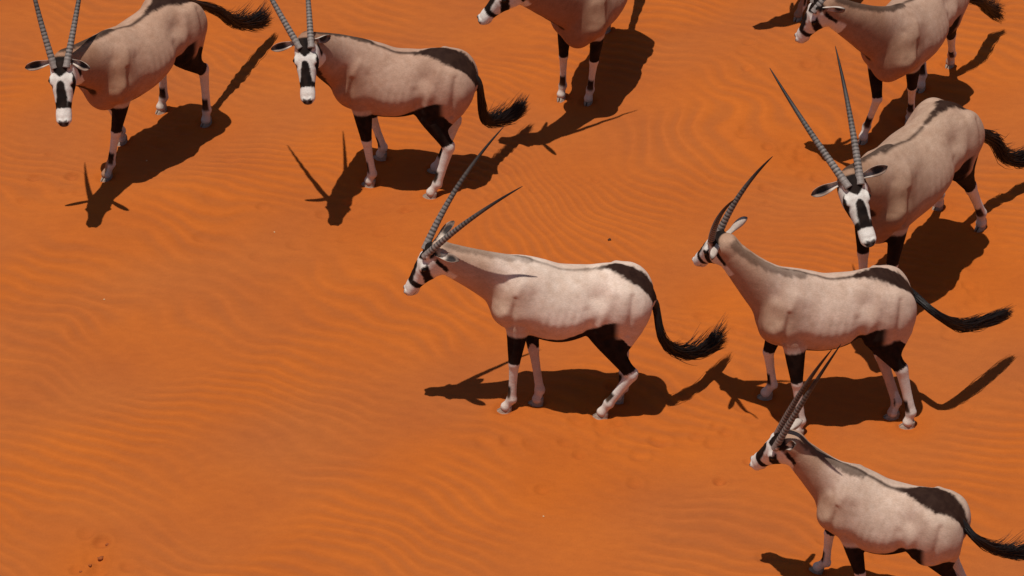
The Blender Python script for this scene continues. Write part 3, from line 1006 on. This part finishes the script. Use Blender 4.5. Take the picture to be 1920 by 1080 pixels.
    # ear to throat stripe
    tc = 0.012 + 0.40 * np.clip(q - 0.05, 0, 0.2)
    st = smoothstep(0.019, 0.012, np.abs(ht - tc + hj)) * smoothstep(0.045, 0.06, q) * smoothstep(0.178, 0.160, q) * inhead * notleg
    C = blend(C, black, st)
    # forehead patch
    wf = np.interp(ht, [-0.03, 0.03, 0.055, 0.080, 0.100, 0.112], [0.065, 0.064, 0.054, 0.036, 0.012, -0.006])
    fp = smoothstep(wf + 0.005, wf - 0.005, al + hj) * inhead * notleg * smoothstep(-0.035, -0.02, ht) * smoothstep(0.055, 0.035, q) * smoothstep(0.142, 0.136, ht)
    C = blend(C, black, fp)
    # nose stripe
    wn_ = np.interp(ht, [0.128, 0.136, 0.150, 0.20, 0.26, 0.285, 0.30], [-0.006, 0.014, 0.026, 0.033, 0.036, 0.034, 0.026])
    ns = smoothstep(wn_ + edge, wn_ - edge, al + hj) * H_ * smoothstep(0.126, 0.132, ht) * smoothstep(0.306, 0.298, ht + hj) * smoothstep(0.08, 0.06, q)
    C = blend(C, black, ns)
    # cheek stripe through the eye
    te = 0.118 + 0.95 * (q - 0.03)
    ck = smoothstep(0.036, 0.028, np.abs(ht - te) * 0.75 + hj) * H_ * smoothstep(0.020, 0.028, q) * smoothstep(0.028, 0.040, al + 0.3 * q)
    C = blend(C, black, ck)
    C = blend(C, black, H_ * smoothstep(0.252, 0.262, ht + hj) * smoothstep(0.304, 0.296, ht + hj) * smoothstep(0.20, 0.18, q) * smoothstep(0.026, 0.040, q))
    # muzzle: nose pad, nostrils and mouth line
    C = blend(C, white * 1.08, H_ * smoothstep(0.298, 0.306, ht + hj))
    C = blend(C, (0.10, 0.08, 0.075), H_ * smoothstep(0.368, 0.380, ht + 0.5 * (al - 0.022)) * smoothstep(0.100, 0.090, q) * smoothstep(0.032, 0.024, al))
    for sd in (1, -1):
        dd = np.linalg.norm(HV - (np.array(A) * 0.392 + l * 0.023 * sd - Nn * 0.060), axis=1)
        C = blend(C, black, H_ * smoothstep(0.016, 0.010, dd))
        de = np.linalg.norm((HV - (np.array(A) * 0.120 + l * 0.078 * sd - Nn * 0.034)), axis=1)
        C = blend(C, black, H_ * smoothstep(0.026, 0.020, de))
    C = blend(C, (0.06, 0.04, 0.035), H_ * (ht > 0.33) * smoothstep(0.004, 0.002, np.abs(q - 0.098 - 0.10 * (0.39 - ht))) * 0.8)

    lum = C.mean(axis=1)
    C = C + np.outer(smoothstep(0.06, 0.02, lum) * np.clip(0.5 + 0.9 * w1(Pn), 0, 1), [0.010, 0.0055, 0.0035])
    ob = fast_mesh("body", V, Q, M_COAT, root)
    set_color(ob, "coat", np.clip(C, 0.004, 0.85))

    # ---- horns
    for sd, key in ((1, 'hornL'), (-1, 'hornR')):
        b0 = hd(0.026, 0.043 * sd, 0.004)
        Lh = spec.get('horn', 0.93) * 1.0
        d = spec.get(key)
        if d is None:
            tip = b0 + unit(-A * 0.93 - Nn * 0.33 + l * 0.17 * sd) * Lh
        elif d[0] == 's':
            S = unproj(d[1], d[2], 0)
            tip = loc(on_line(S, -SUND, wld(b0), Lh, 1))
        elif d[0] == 'z':
            tip = loc(unproj(d[1], d[2], d[3]))
        else:
            tip = loc(on_line(CAM, ray(d[1], d[2]), wld(b0), Lh, d[3]))
        DEBUG.append(f"   {key} len {np.linalg.norm(tip-b0):.2f} tip z {tip[2]:.2f} px {np.round(proj(wld(tip)))} angle to -A {math.degrees(math.acos(np.clip(np.dot(unit(tip-b0), -A),-1,1))):.0f}")
        straight = unit(tip - b0)
        LL = np.linalg.norm(tip - b0)
        bow = spec.get('bow', 0.10)
        d0 = unit(straight + Nn * bow * 1.2 + l * 0.05 * sd)
        pts = bez(b0 - d0 * 0.03, b0 + d0 * LL * 0.5, tip, 150)
        u = np.linspace(0, 1, 150)
        base_r = 0.0245 * s
        r = base_r * (1 - u) ** 0.62 * (1 - 0.12 * u) + 0.0012
        per = 0.025
        phs = (u * LL / per) % 1.0
        ringamp = smoothstep(0.66, 0.50, u) * smoothstep(0.0, 0.12, u)
        saw = np.where(phs < 0.7, phs / 0.7, (1 - phs) / 0.3)
        r = r * (1 + 0.11 * (saw - 0.5) * ringamp)
        Vh, Fh = tube(pts, r, 14, ref=Nn)
        hob = link_mesh("horn", Vh, Fh, M_HORN, root)
        groove = 1 - 0.80 * ringamp * smoothstep(0.62, 0.15, saw)
        uq_ = smoothstep(0.05, 0.85, u)
        cu = np.outer(1 - uq_, [0.26, 0.215, 0.19]) + np.outer(uq_, [0.016, 0.011, 0.010])
        cu = cu * groove[:, None]
        set_color(hob, "tone", np.repeat(cu, 14, axis=0))

    # ---- ears: cupped leaf with a rim thickness
    for sd, key in ((1, 'earL'), (-1, 'earR')):
        b0 = hd(-0.008, 0.052 * sd, -0.038)
        Le = 0.200 * s * spec.get('ear', 1.0)
        d = spec.get(key)
        if d is None:
            tip = b0 + unit(l * 0.85 * sd - A * 0.45 - Nn * 0.05) * Le
        elif d[0] == 'd':
            tip = b0 + unit(l * d[1] * sd + A * d[2] + Nn * d[3]) * Le
        else:
            tip = loc(on_line(CAM, ray(d[1], d[2]), wld(b0), Le, d[3]))
        ax = unit(tip - b0)
        facing = spec.get('earface')
        op = np.array(A) * 0.9 + Nn * 0.5 if facing is None else locdir(np.array(facing))
        op = unit(op - ax * np.dot(op, ax))          # direction the cup opens to
        wd = np.cross(ax, op)
        nu, nv = 16, 11
        Vo, Co = [], []
        for layer in (0, 1):
            for i in range(nu):
                t = i / (nu - 1)
                hw_ = (0.017 + 0.016 * float(smoothstep(0.12, 0.62, np.array(t)))) * s
                if t > 0.66:
                    hw_ *= max(0.05, (max(0, 1 - ((t - 0.66) / 0.345) ** 2)) ** 0.62)
                for j in range(nv):
                    v_ = -1 + 2 * j / (nv - 1)
                    cup = (0.030 * (1 - t * 0.45) + 0.004) * s * (v_ * v_ - 0.6) * (hw_ / 0.043 / s + 0.3)
                    p = b0 + ax * t * Le + wd * v_ * hw_ + op * cup
                    if layer == 1:
                        p = p - op * (0.0045 * s)
                    Vo.append(p)
                    rim = smoothstep(0.55, 0.85, np.array(math.hypot(v_ * 0.95, (t - 0.62) / 0.36)))
                    tipd = smoothstep(0.88, 0.97, np.array(t)) * 0.8
                    if layer == 0:
                        c = np.array([0.030, 0.022, 0.020]) * (1 - rim) + np.array([0.30, 0.20, 0.15]) * rim
                        w0 = 1 - smoothstep(0.34, 0.50, np.array(t))
                        c = c * (1 - w0) + np.array([0.60, 0.50, 0.42]) * w0
                    else:
                        c = np.array([0.52, 0.42, 0.35])
                    c = c * (1 - tipd) + np.array([0.035, 0.025, 0.02]) * tipd
                    Co.append(c)
        Fo = []
        o = nu * nv
        for i in range(nu - 1):
            for j in range(nv - 1):
                a_ = i * nv + j
                Fo.append((a_, a_ + 1, a_ + nv + 1, a_ + nv))
                Fo.append((o + a_, o + a_ + nv, o + a_ + nv + 1, o + a_ + 1))
        for i in range(nu - 1):
            for j in (0, nv - 1):
                a_ = i * nv + j
                Fo.append((a_, a_ + nv, o + a_ + nv, o + a_) if j == 0 else (a_, o + a_, o + a_ + nv, a_ + nv))
        for i in (0, nu - 1):
            for j in range(nv - 1):
                a_ = i * nv + j
                Fo.append((a_, a_ + 1, o + a_ + 1, o + a_))
        eo = link_mesh("ear", Vo, Fo, M_EAR, root)
        set_color(eo, "tone", np.array(Co))

    # ---- eyes
    for sd in (1, -1):
        c = hd(0.120, 0.072 * sd, -0.034)
        r = 0.0165 * s
        Ve, Fe = [], []
        for i in range(9):
            th = math.pi * i / 8
            for j in range(12):
                ph = 2 * math.pi * j / 12
                Ve.append(c + r * (math.cos(th) * l + math.sin(th) * (math.cos(ph) * A + math.sin(ph) * Nn * 0.85)))
        for i in range(8):
            for j in range(12):
                k = (j + 1) % 12
                Fe.append((i * 12 + j, i * 12 + k, (i + 1) * 12 + k, (i + 1) * 12 + j))
        link_mesh("eye", Ve, Fe, M_EYE, root)

    # ---- cloven hooves
    for J in legs:
        H = J['ho']
        Vf, Ff = [], []
        for q in (-1, 1):
            ring = []
            # outline seen from above, heel to pointed toe
            prof = [(-0.042, 0.010), (-0.045, 0.022), (-0.015, 0.031), (0.020, 0.029), (0.050, 0.016), (0.064, 0.006), (0.052, 0.0035), (0.0, 0.003)]
            for lv, (sc_, zz, shx) in enumerate(((1.0, -0.004, 0.004), (0.96, 0.020, 0.0), (0.80, 0.042, -0.010), (0.60, 0.062, -0.016))):
                for (px_, py_) in prof:
                    Vf.append(H + np.array([px_ * sc_ + shx, q * (py_ * sc_ + 0.001), zz * (1 - 0.35 * max(px_, 0) / 0.064 * (lv > 0))]) * s)
            o = 0 if q == -1 else 32
            for lv in range(3):
                for j in range(8):
                    k = (j + 1) % 8
                    fc = (o + lv * 8 + j, o + lv * 8 + k, o + (lv + 1) * 8 + k, o + (lv + 1) * 8 + j)
                    Ff.append(fc if q == 1 else fc[::-1])
            Ff.append(tuple(o + j for j in range(8))); Ff.append(tuple(o + 24 + j for j in range(8)))
        link_mesh("hoof", Vf, Ff, M_HOOF, root)

    # ---- tail
    tr = np.array([-0.585, 0, spec.get('troot', 0.95)]) * S3
    tp = [tr + np.array([0.06, 0, 0.04]), tr + np.array([-0.030, 0, -0.04]) * s]
    if spec.get('hang', True):
        tp.append(tr + np.array([-0.055, 0, -0.13]) * s)
    for (px_, py_, z_) in spec['tail']:
        tp.append(loc(unproj(px_, py_, z_)))
    tc_ = catmull(tp, 10)
    nT = len(tc_)
    seglen = np.concatenate([[0], np.cumsum(np.linalg.norm(np.diff(tc_, axis=0), axis=1))])
    total = seglen[-1]
    DEBUG.append(f"   tail length {total:.2f}")
    uu = seglen / total
    stalk = uu < 0.80
    rt = np.interp(uu, [0, 0.08, 0.2, 0.5, 0.8, 1], [0.034, 0.031, 0.021, 0.017, 0.012, 0.004]) * s
    Vt, Ft = tube(tc_[stalk], rt[stalk], 12)
    tob = link_mesh("tail", Vt, Ft, M_TAIL, root)
    r_ = np.random.RandomState(seed + 77)
    Vs, Fs = [], []
    fan = spec.get('fan', 0.07)
    fanv = locdir(np.array(spec.get('fandir', (0, 0, 1.0)), float))
    T, U, Wv = frames_along(tc_, (0, 0, 1))
    def at(u_):
        i = int(np.clip(np.searchsorted(uu, u_), 1, nT - 1))
        t = (u_ - uu[i - 1]) / max(uu[i] - uu[i - 1], 1e-6)
        return tc_[i - 1] * (1 - t) + tc_[i] * t, U[i], Wv[i], T[i]
    for k in range(1000):
        ustart = r_.uniform(0.03, 0.86)
        uend = min(1.0, ustart + r_.uniform(0.18, 0.42)) if ustart < 0.6 else r_.uniform(0.86, 1.0)
        ang = r_.uniform(0, 6.28); spread = abs(r_.normal(0, 0.5)) + 0.15
        lift = abs(r_.normal(0, 1)) if r_.rand() < 0.75 else -0.3 * abs(r_.normal())
        nS = 7
        prev = None
        for m_ in range(nS):
            w_ = m_ / (nS - 1)
            uq = ustart + (uend - ustart) * w_
            p, U0, W0, T0 = at(uq)
            ro = 0.85 * float(np.interp(uq, uu, rt)) + (0.027 * spread * math.sin(math.pi * min(w_ * 0.7 + 0.05, 1))) * s * float(smoothstep(0.0, 0.6, np.array(uq)))
            full = smoothstep(0.35, 0.75, np.array(uq))
            p = p + (U0 * math.cos(ang) + W0 * math.sin(ang)) * ro
            p = p + fanv * fan * lift * full * w_ ** 1.6 + T0 * 0.06 * (w_ ** 2) * r_.uniform(0.5, 1.0) * (uend > 0.85)
            wdt = 0.0036 * s * (1 - w_) ** 0.7 + 0.0005
            perp = unit(U0 * math.sin(ang * 3 + 1) + W0 * math.cos(ang * 3 + 1))
            p3 = np.cross(T0, perp)
            base = len(Vs)
            for q in range(3):
                aa = 2 * math.pi * q / 3
                Vs.append(p + wdt * (perp * math.cos(aa) + p3 * math.sin(aa)))
            if prev is not None:
                for q in range(3):
                    q2 = (q + 1) % 3
                    Fs.append((prev + q, prev + q2, base + q2, base + q))
            prev = base
    link_mesh("tail_tuft", Vs, Fs, M_TAIL, tob)
    return root

# ------------------------------------------------------------------ the herd
for sp in HERD:
    make_oryx(sp)
DEBUG.clear()

# ------------------------------------------------------------------ small things on the sand
def lump(name, px, py, r, mat, seed, flat=0.6):
    p = unproj(px, py)
    rr = np.random.RandomState(seed)
    w = Waves(1.1, 8, 3, seed)
    V, F = [], []
    nu, nv = 6, 9
    for i in range(nu + 1):
        th = math.pi * i / nu
        for j in range(nv):
            ph = 2 * math.pi * j / nv
            d = np.array([math.sin(th) * math.cos(ph), math.sin(th) * math.sin(ph), math.cos(th)])
            k = r * (1 + 0.35 * float(w(d[None] * 1.0)[0]))
            V.append(d * k * [1, 0.85, flat])
    for i in range(nu):
        for j in range(nv):
            k = (j + 1) % nv
            F.append((i * nv + j, (i + 1) * nv + j, (i + 1) * nv + k, i * nv + k))
    ob = link_mesh(name, V, F, mat)
    ob.location = (p[0], p[1], gz(p[0], p[1]) + r * flat * 0.5)
    ob.rotation_euler = (0, 0, rr.uniform(0, 6))
    return ob

o = lump("dung_pellet", 1143, 456, 0.012, M_DUNG, 3)
o['label'] = "single dark pellet on bare sand between the two right-hand standing oryx"; o['category'] = 'pellet'
for i, (px, py, r, lab) in enumerate(((187, 1035, 0.019, "largest dark sand clod in the scuffed patch at the bottom left"),
                                      (168, 1052, 0.011, "small sand clod just below the largest clod at the bottom left"),
                                      (200, 1008, 0.012, "small sand clod just above the largest clod at the bottom left"),
                                      (150, 1060, 0.010, "lowest small sand clod at the bottom left"))):
    o = lump("sand_clod", px, py, r, M_CLOD, 20 + i)
    o['label'] = lab; o['category'] = 'clod'; o['group'] = 'sand clods in the scuffed patch'
for i, (px, py, lab) in enumerate(((1019, 970, "tiny pale chip on the smooth sand below the hollow at the bottom centre"),
                                   (275, 302, "tiny pale chip beside the shadow of the top left oryx"),
                                   (514, 427, "tiny pale chip on rippled sand at the left, upper of its kind there"),
                                   (195, 556, "tiny pale chip on smooth sand at the far left"))):
    o = lump("pale_chip", px, py, 0.007, M_CHIP, 40 + i, 0.5)
    o['label'] = lab; o['category'] = 'stone chip'
